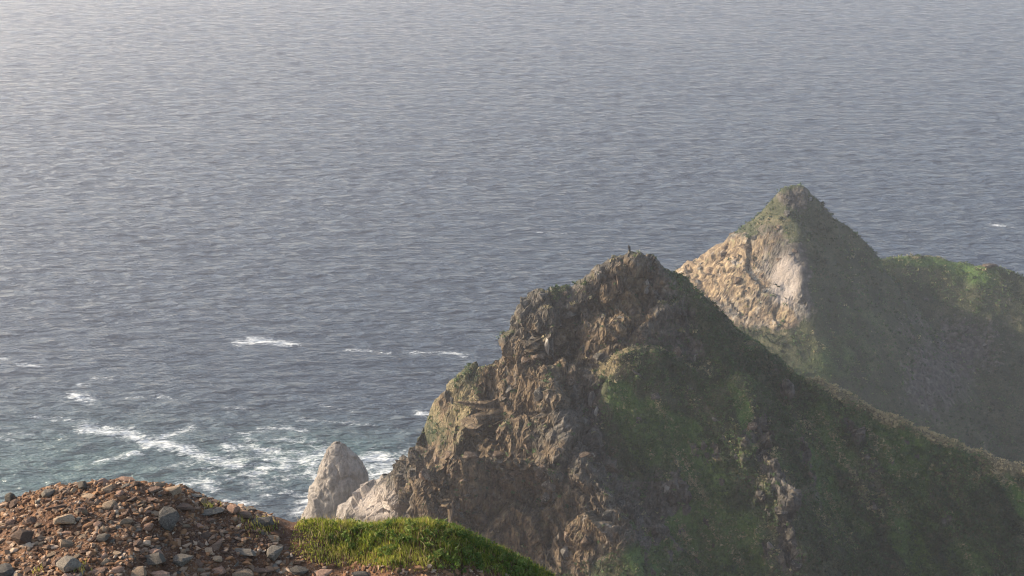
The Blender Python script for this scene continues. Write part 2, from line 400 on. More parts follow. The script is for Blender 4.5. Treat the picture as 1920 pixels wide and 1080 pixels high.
def find(look, px, py, r=6):
    qx, qy, pp, idx = look
    m = np.nonzero((np.abs(qx - px) < r) & (np.abs(qy - py) < r))[0]
    if len(m) == 0: return None, None
    j = m[np.argmin(pp[m, 1])]
    return pp[j], idx[j]

# --- the near headland
R1 = [(765, 826, 152), (800, 790, 152), (830, 727, 152), (850, 706, 151), (872, 688, 151), (905, 676, 150), (935, 664, 150), (952, 630, 150), (985, 585, 150), (1000, 546, 150), (1035, 536, 150),
      (1070, 538, 150), (1100, 512, 150), (1130, 490, 150), (1152, 474, 150), (1180, 470, 150), (1215, 478, 150), (1250, 498, 150), (1290, 526, 149), (1330, 568, 148), (1365, 602, 147),
      (1420, 643, 146), (1480, 683, 145), (1560, 723, 143), (1640, 763, 141), (1720, 798, 139), (1800, 828, 137), (1920, 872, 134), (2100, 932, 128), (2400, 1000, 118)]
R2 = [(1000, 640, 145), (1025, 700, 139), (1060, 780, 133.5), (1100, 870, 128), (1150, 960, 123), (1190, 1060, 118)]
R3 = [(788, 890, 130), (803, 866, 129.5), (850, 848, 129), (920, 842, 129), (990, 852, 128.5), (1040, 872, 127)]
R4 = [(1390, 700, 139.5), (1420, 800, 134), (1460, 900, 129), (1500, 1010, 124)]
R5 = [(768, 850, 156), (758, 885, 164), (715, 900, 180), (690, 915, 188), (645, 962, 198), (628, 1010, 204)]
R6 = [(890, 740, 146), (870, 800, 143), (850, 840, 139)]
RIDGES1 = [ridge_points(R1, (1.22, 1.5, 2.6, 1.0)), ridge_points(R2, (2.2, 1.0, 1.5, 0.95)), ridge_points(R3, (4.5, 1.5, 5.0, 1.8)),
           ridge_points(R4, (1.6, 1.0, 0.8, 0.9)), ridge_points(R5, (1.3, 1.2, 1.6, 1.3)), ridge_points(R6, (1.5, 1.2, 1.8, 1.2))]
H1 = Headland(-46, 92, 96, 226, RIDGES1, cell=0.45)
ROCK1 = [(970, 770, 90, 95, 1.1), (1040, 630, 80, 60, 1.0), (1150, 590, 110, 75, 0.85), (1180, 510, 75, 45, 1.2), (1270, 600, 60, 55, 0.45), (900, 930, 150, 100, 1.3), (1060, 970, 110, 130, 1.0),
         (1085, 800, 45, 80, 0.9), (700, 950, 90, 70, 1.2), (780, 870, 40, 40, 0.7), (830, 745, 18, 40, 0.6), (1300, 660, 50, 30, 0.4),
         (1440, 860, 26, 110, 0.62), (1400, 800, 30, 50, 0.4), (1330, 700, 40, 30, 0.35), (1170, 950, 60, 60, 0.5), (1000, 560, 40, 35, 0.55), (1480, 970, 22, 90, 0.6), (1010, 690, 90, 50, 0.8), (1640, 930, 22, 60, 0.45),
         (1240, 940, 26, 70, 0.5), (1490, 1050, 50, 30, 0.6), (1580, 850, 40, 70, 0.35), (1220, 740, 60, 22, 0.35)]
H1.terrace(lambda p: sstep(0.3, 0.7, blobs(*project(p), ROCK1)) * (project(p)[1] < 850) * sstep(930, 970, project(p)[0]) * sstep(18, 62, project(p)[1] - np.interp(project(p)[0], [n[0] for n in R1], [n[1] for n in R1])), 6.5, 301)
B1 = H1.surface(np.concatenate([np.linspace(-46, -18, 60)[:-1], np.linspace(-18, 62, 420), np.linspace(62, 92, 50)[1:]]), 460)
ax, ay = project(B1)
_f = B1.reshape(-1, 3)
ax = ax + 34 * fbm(_f * 0.13, 3, 401).reshape(ax.shape); ay = ay + 26 * fbm(_f * 0.13, 3, 402).reshape(ax.shape)
def streaks(px, py, n, seed, box, lean, length, width, amp):
    rg = np.random.default_rng(seed); out = np.zeros_like(px); wob = 9 * fbm(_f * 0.35, 2, seed).reshape(px.shape)
    for _ in range(n):
        x0, y0 = rg.uniform(box[0], box[2]), rg.uniform(box[1], box[3]); L = rg.uniform(*length); a = lean + rg.normal(0, 0.16)
        t = np.clip(((px - x0) * math.sin(a) + (py - y0) * math.cos(a)) / L, 0, 1)
        d = np.hypot(px + wob - x0 - t * L * math.sin(a), py - y0 - t * L * math.cos(a)); w = rg.uniform(*width)
        out = np.maximum(out, rg.uniform(0.6, 1.0) * amp * np.exp(-(d / w) ** 2))
    return out
SLOPE = (1150, 680, 1750, 1060)
st_rock = streaks(ax, ay, 34, 501, SLOPE, 0.45, (25, 110), (4, 9), 0.85) + streaks(ax, ay, 5, 502, (1380, 770, 1500, 900), 0.25, (110, 170), (7, 12), 0.9) + streaks(ax, ay, 3, 506, (1200, 880, 1260, 930), 0.3, (60, 110), (6, 10), 0.9)
st_dry = streaks(ax, ay, 26, 503, (1180, 690, 1900, 1000), 0.75, (60, 170), (6, 15), 0.7)
st_green = streaks(ax, ay, 30, 504, (1150, 720, 1900, 1060), 0.55, (60, 160), (10, 26), 0.8)
st_rock = st_rock * np.clip(0.55 + 2.4 * fbm(_f * 0.55, 4, 612).reshape(ax.shape), 0, 1.1)
rock1 = blobs(ax, ay, ROCK1) + st_rock
warm1 = blobs(ax, ay, [(930, 740, 90, 80, 0.7), (900, 930, 130, 120, 1.0), (1080, 1000, 120, 100, 0.5), (1180, 545, 60, 60, 0.7), (1040, 680, 80, 60, 0.5), (1130, 620, 100, 60, 0.4), (820, 760, 60, 80, 0.5)])
lush1 = blobs(ax, ay, [(1330, 1020, 120, 70, 0.8), (1700, 840, 60, 50, 0.6), (1280, 880, 140, 110, 0.4), (1820, 1040, 120, 50, 0.35), (1560, 760, 60, 40, 0.3), (800, 800, 60, 60, 0.1)]) + st_green
_cr = np.interp(ax, [n[0] for n in R1], [n[1] for n in R1])
dry_sunlit1 = np.exp(-((ay - _cr) / 17) ** 2) * sstep(1390, 1560, ax) * 1.0 + blobs(ax, ay, [(850, 760, 75, 75, 0.75), (1120, 690, 70, 24, 0.8), (1850, 880, 90, 30, 0.6), (1090, 665, 60, 20, 0.5), (1420, 640, 40, 16, 0.5)]) + st_dry * 0.7  # right crest strip: dry grass, with sunlight along the ridge painted into its colour
pale1 = blobs(ax, ay, [(705, 945, 75, 55, 0.75)]) + st_rock * 0.32 * np.clip(0.5 + 2.5 * fbm(_f * 0.8, 3, 613).reshape(ax.shape), 0, 1.4)
rr = np.clip(rock1, 0, 1) * sstep(0.15, 0.5, rock1) * (1 - 0.55 * np.exp(-((ay - _cr) / 30) ** 2) * (ax > 1040))
P1 = rockify(B1 + np.array([0, 0, 0.7]) * st_rock[..., None] - np.array([0, 0, 0.8]) * st_green[..., None], rr, 1.0, 1)
N1 = grid_normals(P1); N1 *= np.sign(N1[..., 2:3] + 1e-9)
dent = np.clip(blobs(ax, ay, [(918, 768, 19, 38, 4.6), (1005, 640, 22, 24, 2.2), (1060, 640, 14, 24, 1.6), (960, 870, 60, 14, 0.8), (830, 910, 10, 40, 1.2)]), 0, 4.5) * (ax > 700)
P1 = P1 - N1 * dent[..., None]
near_mat = headland_material('near_headland_ground', 1.0)
N1 = grid_normals(P1); ledge = sstep(0.62, 0.86, np.abs(N1[..., 2]))
moss1 = np.clip(fbm(P1.reshape(-1, 3) * 0.3, 3, 611).reshape(ledge.shape) * 2.2 + 0.35, 0, 1)
rock1 = rock1 * (1 - 0.75 * ledge * moss1 * (ay < 960))
dry_sunlit1 = dry_sunlit1 + 0.5 * ledge * (rr > 0.3)
near = link('near_headland', raw_mesh('near_headland', P1.reshape(-1, 3), grid_faces(*P1.shape[:2]), 4, facet=(rr > 0.4).ravel(), attrs={'pale': np.clip(pale1, 0, 1), 'dry': np.clip(dry_sunlit1, 0, 1), 'rock': np.clip(rock1, 0, 1.2), 'warm': np.clip(warm1, 0, 1), 'lush': np.clip(lush1 * 1.3, 0, 1)}), near_mat)
tag(near, 'near rocky headland with craggy brown cliff and dark green right slope', kind='structure')
L1 = surface_lookup(P1)

# --- the far headland
Q1 = [(1240, 640, 272), (1262, 580, 271), (1283, 524, 270), (1300, 494, 270), (1340, 459, 270), (1385, 434, 270), (1420, 409, 270), (1450, 366, 270), (1470, 347, 270), (1500, 345, 270),
      (1530, 366, 270), (1560, 400, 270), (1600, 430, 270), (1635, 465, 270), (1652, 500, 269), (1680, 550, 268)]
Q2 = [(1485, 362, 269), (1480, 392, 265), (1499, 420, 261), (1494, 455, 257.5), (1512, 490, 253.5), (1505, 530, 249.5), (1524, 570, 245.5), (1518, 610, 242), (1536, 640, 239), (1570, 740, 231), (1600, 830, 225)]
Q3 = [(1640, 487, 285), (1690, 477, 286), (1740, 475, 286), (1790, 488, 284), (1830, 497, 282), (1850, 491, 281), (1880, 499, 280), (1920, 519, 277), (2050, 560, 268), (2300, 620, 255)]
Q4 = [(1830, 500, 281), (1870, 620, 266), (1900, 720, 256), (1940, 830, 246)]
Q5 = [(1385, 436, 269), (1390, 520, 259), (1385, 600, 251)]
RIDGES2 = [ridge_points(Q1, (1.15, 1.5, 2.2, 1.25), 1.0), ridge_points(Q2, (1.1, 1.0, 0.9, 0.95), 1.0), ridge_points(Q3, (0.85, 1.2, 0.8, 0.8), 1.0),
           ridge_points(Q4, (1.0, 1.0, 0.8, 0.8), 1.0), ridge_points(Q5, (1.1, 1.0, 1.0, 1.3), 1.0)]
H2 = Headland(18, 190, 190, 345, RIDGES2, cell=0.9)
H2.terrace(lambda p: sstep(0.3, 0.7, blobs(*project(p), [(1370, 500, 80, 60, 1.2), (1440, 560, 70, 60, 0.8)])) * 0.5, 7.0, 311)
B2 = H2.surface(np.linspace(18, 190, 430), 300, 0.25)
bx_, by_ = project(B2)
_g = B2.reshape(-1, 3)
bx_ = bx_ + 42 * fbm(_g * 0.09, 4, 411).reshape(bx_.shape); by_ = by_ + 26 * fbm(_g * 0.09, 3, 412).reshape(bx_.shape)
rock2 = blobs(bx_, by_, [(1370, 500, 75, 60, 1.3), (1470, 520, 50, 60, 1.1), (1420, 580, 90, 40, 0.9), (1488, 372, 45, 34, 0.75), (1790, 650, 80, 120, 0.5), (1730, 740, 70, 70, 0.5), (1880, 640, 60, 60, 0.4), (1690, 600, 40, 60, 0.35),
                        (1855, 490, 25, 10, 0.9), (1440, 425, 30, 20, 0.25), (1300, 510, 40, 50, 0.8), (1600, 620, 60, 80, 0.1)])
warm2 = blobs(bx_, by_, [(1370, 500, 80, 60, 0.8), (1440, 590, 80, 40, 0.5), (1300, 520, 40, 40, 0.6), (1470, 420, 20, 20, 0.2), (1855, 490, 25, 12, 0.9)])
pale2 = blobs(bx_, by_, [(1480, 528, 36, 48, 1.1), (1436, 480, 10, 34, 0.45)])
lush2 = blobs(bx_, by_, [(1740, 485, 110, 22, 0.9), (1830, 520, 60, 30, 0.7), (1600, 600, 120, 90, 0.4), (1550, 700, 120, 60, 0.4), (1420, 430, 30, 15, 0.4)])
r2 = np.clip(rock2, 0, 1) * sstep(0.15, 0.5, rock2) * (1 - 0.75 * np.clip(pale2, 0, 1))
P2 = rockify(B2, r2 * 0.45, 1.4, 2, 0.8, 0.5)
far_mat = headland_material('far_headland_ground', 0.6, True)
far = link('far_headland', raw_mesh('far_headland', P2.reshape(-1, 3), grid_faces(*P2.shape[:2]), 4, facet=(r2 > 0.4).ravel(), attrs={'rock': np.clip(rock2 + pale2, 0, 1.3), 'warm': np.clip(warm2, 0, 1), 'lush': np.clip(lush2, 0, 1), 'pale': np.clip(pale2, 0, 1), 'dry': np.clip(blobs(bx_, by_, [(1740, 476, 90, 10, 0.8), (1440, 610, 70, 30, 0.5), (1440, 420, 50, 25, 0.5)]), 0, 1)}), far_mat)
tag(far, 'far pointed headland with sunlit tan cliff and green saddle beside it', kind='structure')
L2 = surface_lookup(P2)

# ------------------------------------------------------------------ rocks: cut from a ball by random planes
def rock_mesh(name, seed, sub=2, flat=0.7, cuts=9, rough=0.05):
    rs = random.Random(seed); bm = bmesh.new(); bmesh.ops.create_icosphere(bm, subdivisions=sub, radius=1.0)
    planes = []
    for _ in range(cuts):
        n = Vector((rs.gauss(0, 1), rs.gauss(0, 1), rs.gauss(0, 1))).normalized(); planes.append((n, rs.uniform(0.42, 0.82)))
    V = np.array([v.co[:] for v in bm.verts]); nz = fbm(V * 1.6 + seed, 3, seed)
    for v, k in zip(bm.verts, nz):
        co = v.co.copy()
        for n, d in planes:
            t = co.dot(n)
            if t > d: co -= n * (t - d) * 0.94
        v.co = co * (1 + rough * 3 * k); v.co.z *= flat
    me = bpy.data.meshes.new(name); bm.to_mesh(me); bm.free()
    for p in me.polygons: p.use_smooth = False
    return me

sm_grey = stone_material('stone_grey', (0.10, 0.084, 0.066), (0.20, 0.170, 0.132))
sm_tan = stone_material('stone_tan', (0.18, 0.12, 0.075), (0.32, 0.235, 0.15))
sm_pink = stone_material('stone_pink', (0.20, 0.115, 0.075), (0.34, 0.215, 0.15))
sm_brown = stone_material('stone_brown', (0.09, 0.055, 0.038), (0.17, 0.105, 0.07))
sm_slate = stone_material('stone_slate', (0.056, 0.049, 0.041), (0.12, 0.105, 0.088))
cl_grey = stone_material('crag_grey', (0.04, 0.037, 0.031), (0.12, 0.106, 0.087), 1.2, 0.15)
cl_pale = stone_material('crag_pale', (0.14, 0.125, 0.105), (0.27, 0.245, 0.21), 1.2, 0.15)
cl_brown = stone_material('crag_brown', (0.055, 0.036, 0.024), (0.16, 0.11, 0.07), 1.2, 0.15)

def shard_mesh(name, seed, npts=15, flat=1.0):
    rs = random.Random(seed); bm = bmesh.new()
    for _ in range(npts):
        v = Vector((rs.gauss(0, 1), rs.gauss(0, 1), rs.gauss(0, 1))).normalized() * rs.uniform(0.75, 1.05)
        bm.verts.new((v.x, v.y, v.z * flat))
    g = bmesh.ops.convex_hull(bm, input=bm.verts); bmesh.ops.delete(bm, geom=[e for e in g['geom_interior'] if isinstance(e, bmesh.types.BMVert)], context='VERTS')
    me = bpy.data.meshes.new(name); bm.to_mesh(me); bm.free(); return me
CRAGS = {m: [] for m in ('grey', 'pale', 'brown')}
for key, mat in (('grey', cl_grey), ('pale', cl_pale), ('brown', cl_brown)):
    for i in range(6):
        me = shard_mesh('rock', 900 + i * 7 + len(key)); me.materials.append(mat); CRAGS[key].append(me)
def put_rock(parent, p, size, key, rs, tilt=0.5, sink=0.9):
    o = bpy.data.objects.new('rock', rs.choice(CRAGS[key])); COL.objects.link(o); o.parent = parent
    o.location = (p[0], p[1], p[2] - size[2] * sink * 0.5); o.scale = size
    o.rotation_euler = (rs.uniform(-tilt, tilt), rs.uniform(-tilt, tilt), rs.uniform(-3.1, 3.1) if abs(size[0] - size[1]) < 1e-6 else rs.uniform(-0.3, 0.3))
    return o
rs = random.Random(3)
HAND1 = [  # px, py, half sizes (m), kind
    (1107, 745, (0.7, 0.6, 2.0), 'pale'), (1118, 770, (0.4, 0.4, 1.2), 'pale'), (1220, 525, (0.35, 0.3, 0.9), 'pale'), (1208, 540, (0.35, 0.35, 0.8), 'pale'),
    (1303, 662, (0.25, 0.25, 0.9), 'pale'), (1128, 588, (0.5, 0.5, 0.6), 'grey'), (1090, 650, (0.7, 0.6, 1.3), 'grey'), (1040, 632, (0.4, 0.4, 1.9), 'grey'), (1022, 640, (0.35, 0.4, 2.0), 'pale'),
    (1063, 590, (1.2, 1.0, 0.7), 'grey'), (1035, 534, (0.9, 0.8, 1.0), 'grey'), (1015, 545, (0.8, 0.8, 0.8), 'grey'), (1040, 527, (0.3, 0.3, 0.6), 'grey'),
    (985, 668, (0.8, 0.7, 0.6), 'brown'), (1005, 672, (1.0, 0.8, 0.6), 'brown'), (955, 705, (1.0, 0.9, 0.8), 'brown'), (1120, 660, (1.0, 0.8, 0.6), 'grey'),
    (835, 740, (0.5, 0.5, 1.3), 'grey'), (850, 745, (0.4, 0.4, 1.0), 'grey'), (990, 830, (0.8, 0.6, 1.1), 'brown'), (1160, 520, (0.5, 0.6, 2.2), 'brown'), (1172, 522, (0.35, 0.4, 2.0), 'brown'), (1150, 530, (0.4, 0.4, 1.6), 'brown'),
    (1200, 690, (0.9, 0.7, 0.5), 'grey'), (1290, 720, (0.8, 0.6, 0.5), 'grey'), (1230, 735, (0.8, 0.6, 0.6), 'grey'), (1345, 780, (0.7, 0.6, 0.5), 'pale'), (1200, 780, (0.5, 0.5, 0.7), 'grey'),
    (1355, 815, (0.7, 0.6, 0.8), 'grey'), (1380, 850, (0.6, 0.5, 0.8), 'grey'), (1400, 880, (0.5, 0.5, 1.2), 'grey'), (1430, 870, (0.5, 0.5, 1.0), 'grey'), (1470, 890, (0.5, 0.5, 1.4), 'grey'),
    (1480, 930, (0.6, 0.5, 1.4), 'grey'), (1450, 1010, (0.7, 0.6, 1.6), 'pale'), (1490, 1050, (1.3, 1.0, 1.0), 'grey'), (1220, 935, (0.5, 0.5, 1.3), 'grey'), (1280, 990, (0.8, 0.6, 1.0), 'grey'),
    (1255, 910, (0.5, 0.4, 0.7), 'pale'), (1635, 930, (0.5, 0.5, 1.2), 'grey'), (1640, 945, (0.5, 0.5, 0.8), 'grey'), (1150, 905, (0.8, 0.7, 1.1), 'grey'), (1165, 940, (0.8, 0.7, 0.8), 'grey'),
    (795, 880, (0.9, 0.9, 1.0), 'brown'), (812, 865, (1.0, 0.9, 0.8), 'brown'), (840, 853, (1.1, 0.9, 0.7), 'brown'), (880, 848, (1.2, 0.9, 0.7), 'brown'), (930, 848, (1.1, 0.9, 0.8), 'brown')]
for px, py, sz, key in HAND1:
    p, _ = find(L1, px, py)
    if p is not None: put_rock(near, p, sz, key, rs, 0.3)
cand = np.nonzero((L1[0] > 780) & (L1[0] < 1520) & (L1[1] > 480) & (L1[1] < 1075))[0]
rflat = rr.ravel()[L1[3]]
n_done = 0
for j in RNG.permutation(cand):
    q = rflat[j]
    if L1[2][j, 1] > 151 or rs.random() > (0.85 if q > 0.45 else 0.06): continue
    s = rs.uniform(0.3, 0.95) if q > 0.45 else rs.uniform(0.22, 0.6)
    key = rs.choice(['grey', 'brown', 'brown', 'grey'] if L1[0][j] < 1110 else ['grey', 'brown'])
    if (L1[0][j] < 1000 and L1[1][j] < 720) or L1[1][j] < 545: continue
    put_rock(near, L1[2][j], (s * rs.uniform(0.8, 1.4), s * 1.01, s * rs.uniform(0.6, 1.6)), key, rs, 0.5)
    n_done += 1
    if n_done >= 80: break
rs = random.Random(4)
for px, py, sz, key in [(1355, 470, (1.6, 1.2, 1.0), 'brown'), (1400, 455, (1.4, 1.2, 0.9), 'brown'), (1330, 500, (1.5, 1.2, 1.0), 'brown'), (1380, 520, (1.6, 1.2, 1.2), 'brown'), (1310, 520, (1.2, 1, 1), 'pale'),
                        (1500, 548, (0.8, 0.7, 0.6), 'grey'), (1852, 492, (2.6, 2.0, 0.9), 'brown'), (1472, 395, (1.3, 1.1, 1.3), 'grey'), (1455, 420, (1.1, 1, 0.9), 'brown'),
                        (1700, 560, (0.7, 0.7, 0.5), 'grey'), (1735, 555, (0.8, 0.6, 0.5), 'grey'), (1765, 640, (1.0, 0.8, 0.8), 'grey'), (1890, 555, (0.7, 0.6, 0.6), 'grey'), (1845, 640, (0.9, 0.7, 0.7), 'grey')]:
    p, _ = find(L2, px, py)
    if p is not None: put_rock(far, p, sz, key, rs, 0.4)
cand = np.nonzero((L2[0] > 1285) & (L2[0] < 1915) & (L2[1] > 360) & (L2[1] < 840))[0]
r2f = (rock2.ravel()[L2[3]]) * (1 - np.clip(pale2.ravel()[L2[3]], 0, 1))
n_done = 0
for j in RNG.permutation(cand):
    if L2[2][j, 1] > 286 or r2f[j] < 0.4: continue
    s = rs.uniform(0.4, 1.0)
    put_rock(far, L2[2][j], (s * rs.uniform(0.8, 1.5), s * 1.01, s * rs.uniform(0.5, 1.1)), rs.choice(['brown', 'brown', 'grey', 'pale']) if L2[0][j] < 1600 else 'grey', rs, 0.5)
    n_done += 1
    if n_done >= 60: break

# ------------------------------------------------------------------ sea stack and shore rock
def stack_mesh(name, rings, seg, seed, amp, k):
    """rings: (z, cx, cy, rx, ry) from bottom to top"""
    rings = np.array(rings, float); t = np.linspace(0, 1, 90); src = np.linspace(0, 1, len(rings))
    z, cx, cy, rx, ry = (np.interp(t, src, rings[:, i]) for i in range(5))
    a = np.linspace(0, 2 * math.pi, seg, endpoint=False)
    P = np.stack([cx[:, None] + rx[:, None] * np.cos(a), cy[:, None] + ry[:, None] * np.sin(a), np.repeat(z[:, None], seg, 1)], -1)
    p = P.reshape(-1, 3); nrm = np.stack([np.cos(a), np.sin(a), np.zeros(seg)], 1); n = np.tile(nrm, (90, 1))
    d = np.zeros(len(p)); q = p * k + seed * 3.1
    for sc, am in ((0.2, 1.8), (0.5, 0.9), (1.3, 0.35)):
        f1, f2, rnd, off = worley(q * np.array([sc, sc, sc * 0.55]), seed)
        d += am * ((rnd[:, 0] - 0.5) * 0.5 + (off * (rnd - 0.5) * 2).sum(1) * 0.8 - 0.35 * np.exp(-((f2 - f1) / 0.08) ** 2))
    d += 0.5 * fbm(q * 0.8, 4, seed, ridged=True)
    p = p + n * (d * amp)[:, None] * np.minimum(1, np.repeat(rx, seg) / 2.0)[:, None]
    F = []
    for i in range(89):
        r0, r1 = i * seg, (i + 1) * seg; j = np.arange(seg); jn = (j + 1) % seg
        F.append(np.stack([r0 + j, r0 + jn, r1 + jn, r1 + j], 1))
    return raw_mesh(name, p, np.concatenate(F), 4, {'rock': np.full(len(p), 1.3), 'warm': np.full(len(p), 0.32), 'lush': np.zeros(len(p))})
T = NT('stack_rock'); v = T.pos()
n1 = T.noise(v, 0.5, 6, 0.62); n2 = T.noise(T.pos(scale=(1, 1, 0.4)), 1.8, 5, 0.65)
c = T.ramp(T.math('ADD', T.math('MULTIPLY', n1, 0.5), T.math('MULTIPLY', n2, 0.5)), [(0.32, (0.075, 0.065, 0.055)), (0.45, (0.19, 0.165, 0.14)), (0.57, (0.30, 0.265, 0.225)), (0.7, (0.42, 0.38, 0.33))])
sp_ = T.n('ShaderNodeSeparateXYZ'); T.put(sp_.inputs[0], v)
c = T.mix(T.step(T.math('ADD', sp_.outputs[2], T.math('MULTIPLY', n1, 4.0)), 5.2, 2.6), c, (0.035, 0.032, 0.028))
stack_mat = T.done(c, 0.9, T.bump(T.math('ADD', n1, n2), 0.8, 0.5))
def stack_rings(Y, rows):
    out = []
    for py, xl, xr in rows:
        a, b = at_y(xl, py, Y), at_y(xr, py, Y); out.append((a[2], (a[0] + b[0]) / 2, Y, (b[0] - a[0]) / 2, (b[0] - a[0]) / 2 * 0.85))
    return out
st = link('sea_stack', stack_mesh('sea_stack', stack_rings(222, [(1000, 545, 700), (975, 562, 690), (945, 580, 690), (915, 586, 692), (890, 594, 692), (870, 600, 683), (850, 611, 666), (840, 616, 655), (833, 621, 647), (829, 627, 640)]), 120, 8, 0.45, 1.0), stack_mat)
tag(st, 'pale pointed sea stack standing alone in the foam', 'sea stack')
sh_ = link('shore_rock', stack_mesh('shore_rock', stack_rings(190, [(1030, 618, 800), (990, 630, 790), (960, 634, 770), (945, 645, 760), (930, 668, 750), (915, 690, 745), (900, 705, 742), (893, 712, 735), (890, 716, 726)]), 120, 12, 0.55, 1.0), stack_mat)
tag(sh_, 'low pale shore rock between the sea stack and the brown crag', 'rock')

# ------------------------------------------------------------------ scrub on the headlands
def leaf_clumps(name, C, size, leaves, mat, parent, tone, flat=0.6):
    n = len(C); rg = np.random.default_rng(len(name) + n)
    d = rg.normal(size=(n, leaves, 3)); d /= np.linalg.norm(d, axis=-1, keepdims=True); d[..., 2] = np.abs(d[..., 2])
    ctr = C[:, None] + d * (size * rg.uniform(0.35, 1.0, (n, leaves)))[..., None] * np.array([1, 1, flat])
    u = rg.normal(size=(n, leaves, 3)); u /= np.linalg.norm(u, axis=-1, keepdims=True)
    w = np.cross(u, d); w /= np.maximum(np.linalg.norm(w, axis=-1, keepdims=True), 1e-6)
    ls = (size * rg.uniform(0.22, 0.5, (n, leaves)))[..., None]
    V = np.stack([ctr - u * ls - w * ls * 0.35, ctr + w * ls * 0.7, ctr + u * ls - w * ls * 0.35], 2).reshape(-1, 3)
    F = np.arange(len(V)).reshape(-1, 3)
    tn = np.repeat(np.clip(tone[:, None] + rg.normal(0, 0.13, (n, leaves)), 0, 1).ravel(), 3)
    o = link(name, raw_mesh(name, V, F, 3, {'tone': tn}, smooth=False), mat)
    o.parent = parent; tag(o, kind='stuff'); return o
scrub_mat = leaf_material('scrub_leaves', [(0.0, (0.020, 0.030, 0.014)), (0.4, (0.044, 0.078, 0.028)), (0.7, (0.086, 0.136, 0.043)), (0.9, (0.22, 0.19, 0.10)), (1.0, (0.36, 0.30, 0.17))], 0.3)  # palest tones also put sunlight into the dry crest grass colour
def scatter_scrub(name, P, rock, lush, count, size, leaves, parent, ymax, seed, dry=None):
    rg = np.random.default_rng(seed); p = P.reshape(-1, 3); px, py = project(p)
    dens = 0.5 + fbm(p * 0.22, 3, seed)
    w = (px > -40) & (px < 1990) & (py < 1130) & (p[:, 1] < ymax) & (p[:, 2] > 4)
    prob = np.where(w, np.clip(1.15 - rock * 1.6, 0.03, 1) * np.clip(dens * 1.5, 0.1, 1), 0)
    idx = rg.choice(len(p), count, p=prob / prob.sum())
    C = p[idx] + rg.normal(0, 0.15, (count, 3)) * np.array([1, 1, 0.2])
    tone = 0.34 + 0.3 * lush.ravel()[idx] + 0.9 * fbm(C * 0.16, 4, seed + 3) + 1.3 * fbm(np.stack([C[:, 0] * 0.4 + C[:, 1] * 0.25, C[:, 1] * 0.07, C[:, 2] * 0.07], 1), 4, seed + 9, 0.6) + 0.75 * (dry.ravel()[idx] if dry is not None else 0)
    leaf_clumps(name, C, (size * (0.4 + 1.5 * rg.random(count) ** 2.5))[:, None], leaves, scrub_mat, parent, tone)
scatter_scrub('scrub', P1, rock1.ravel(), lush1, 30000, 0.33, 11, near, 151.5, 41, dry_sunlit1)
scatter_scrub('scrub', P2, rock2.ravel() + pale2.ravel(), lush2, 18000, 0.5, 9, far, 288, 42)

# ------------------------------------------------------------------ hillside under the camera: stony mound and grass
CREST = np.array([(-500, 1040), (-200, 985), (0, 952), (40, 934), (90, 922), (130, 914), (180, 908), (230, 906), (270, 909), (310, 915), (350, 934), (390, 948), (430, 956), (470, 970), (510, 982), (540, 992),
                  (600, 990), (640, 994), (680, 996), (740, 984), (800, 988), (860, 1004), (920, 1032), (980, 1062), (1030, 1092), (1100, 1135), (1250, 1230), (1500, 1400)], float)
YC = 12.5
cx_, cz_ = zip(*[(lambda q: (q[0], q[2]))(at_y(a, b, YC)) for a, b in CREST])
def mound_h(x, y):
    zc = np.interp(x, cx_, cz_); d = y - YC
    zc = zc + np.where(x > cx_[-1], -(x - cx_[-1]) * 0.7, 0)
    f = np.where(d < 0, 0.06 * d, 0)
    k = 1.1; bk = np.where(d > 0, np.where(d < k, -0.3 * d - 0.5 * d * d, -0.3 * d - 0.5 * k * k - 1.0 * k * (d - k)), 0)
    fl = sstep(8.5, -3, y) * 0.6
    p = np.stack([x.ravel(), y.ravel(), np.zeros(x.size)], 1)
    nz = (0.16 * fbm(p * 0.9, 4, 91) + 0.035 * fbm(p * 4.5, 3, 92)).reshape(x.shape)
    return np.maximum(zc * (1 - fl) + fl * np.minimum(zc, CAM_Z - 3.8) + f * (1 - fl) + bk + nz, -5 + 0 * x)
ux = np.concatenate([np.linspace(-120, -14, 40)[:-1], np.linspace(-14, -7.5, 60)[:-1], np.linspace(-7.5, 3.5, 300), np.linspace(3.5, 14, 60)[1:], np.linspace(14, 100, 30)[1:]])
uy = np.concatenate([np.linspace(-60, 6, 30)[:-1], np.linspace(6, 14.5, 240), np.linspace(14.5, 125, 60)[1:]])
MX, MY = np.meshgrid(ux, uy); MZ = mound_h(MX, MY)
MP = np.stack([MX, MY, MZ], -1)
T = NT('mound_soil'); v = T.pos()
n1 = T.noise(v, 0.9, 5, 0.6); n2 = T.noise(v, 7, 6, 0.65); n3 = T.noise(v, 40, 3, 0.6)
soil = T.ramp(T.math('ADD', T.math('MULTIPLY', n1, 0.45), T.math('MULTIPLY', n2, 0.55)), [(0.32, (0.038, 0.018, 0.011)), (0.48, (0.105, 0.050, 0.025)), (0.6, (0.19, 0.096, 0.045)), (0.72, (0.27, 0.155, 0.072))])
soil = T.mix(T.math('MULTIPLY', T.step(n3, 0.52, 0.66), 0.5), soil, (0.24, 0.19, 0.15))
soil_mat = T.done(soil, 0.95, T.bump(T.math('ADD', T.math('MULTIPLY', n2, 1.0), T.math('MULTIPLY', n3, 0.35)), 1.0, 0.06))
hill = link('hillside', raw_mesh('hillside', MP.reshape(-1, 3), grid_faces(len(uy), len(ux)), 4), soil_mat)
tag(hill, 'reddish brown bare soil of the stony mound in front', kind='structure')
def ground_at(px, py):
    d = ray(px, py); t = np.linspace(8, 20, 1200); x, y, z = d[0] * t, d[1] * t, CAM_Z + d[2] * t
    g = mound_h(x, y); k = np.nonzero(z < g)[0]
    if len(k) == 0: return None
    return np.array([x[k[0]], y[k[0]], g[k[0]]])

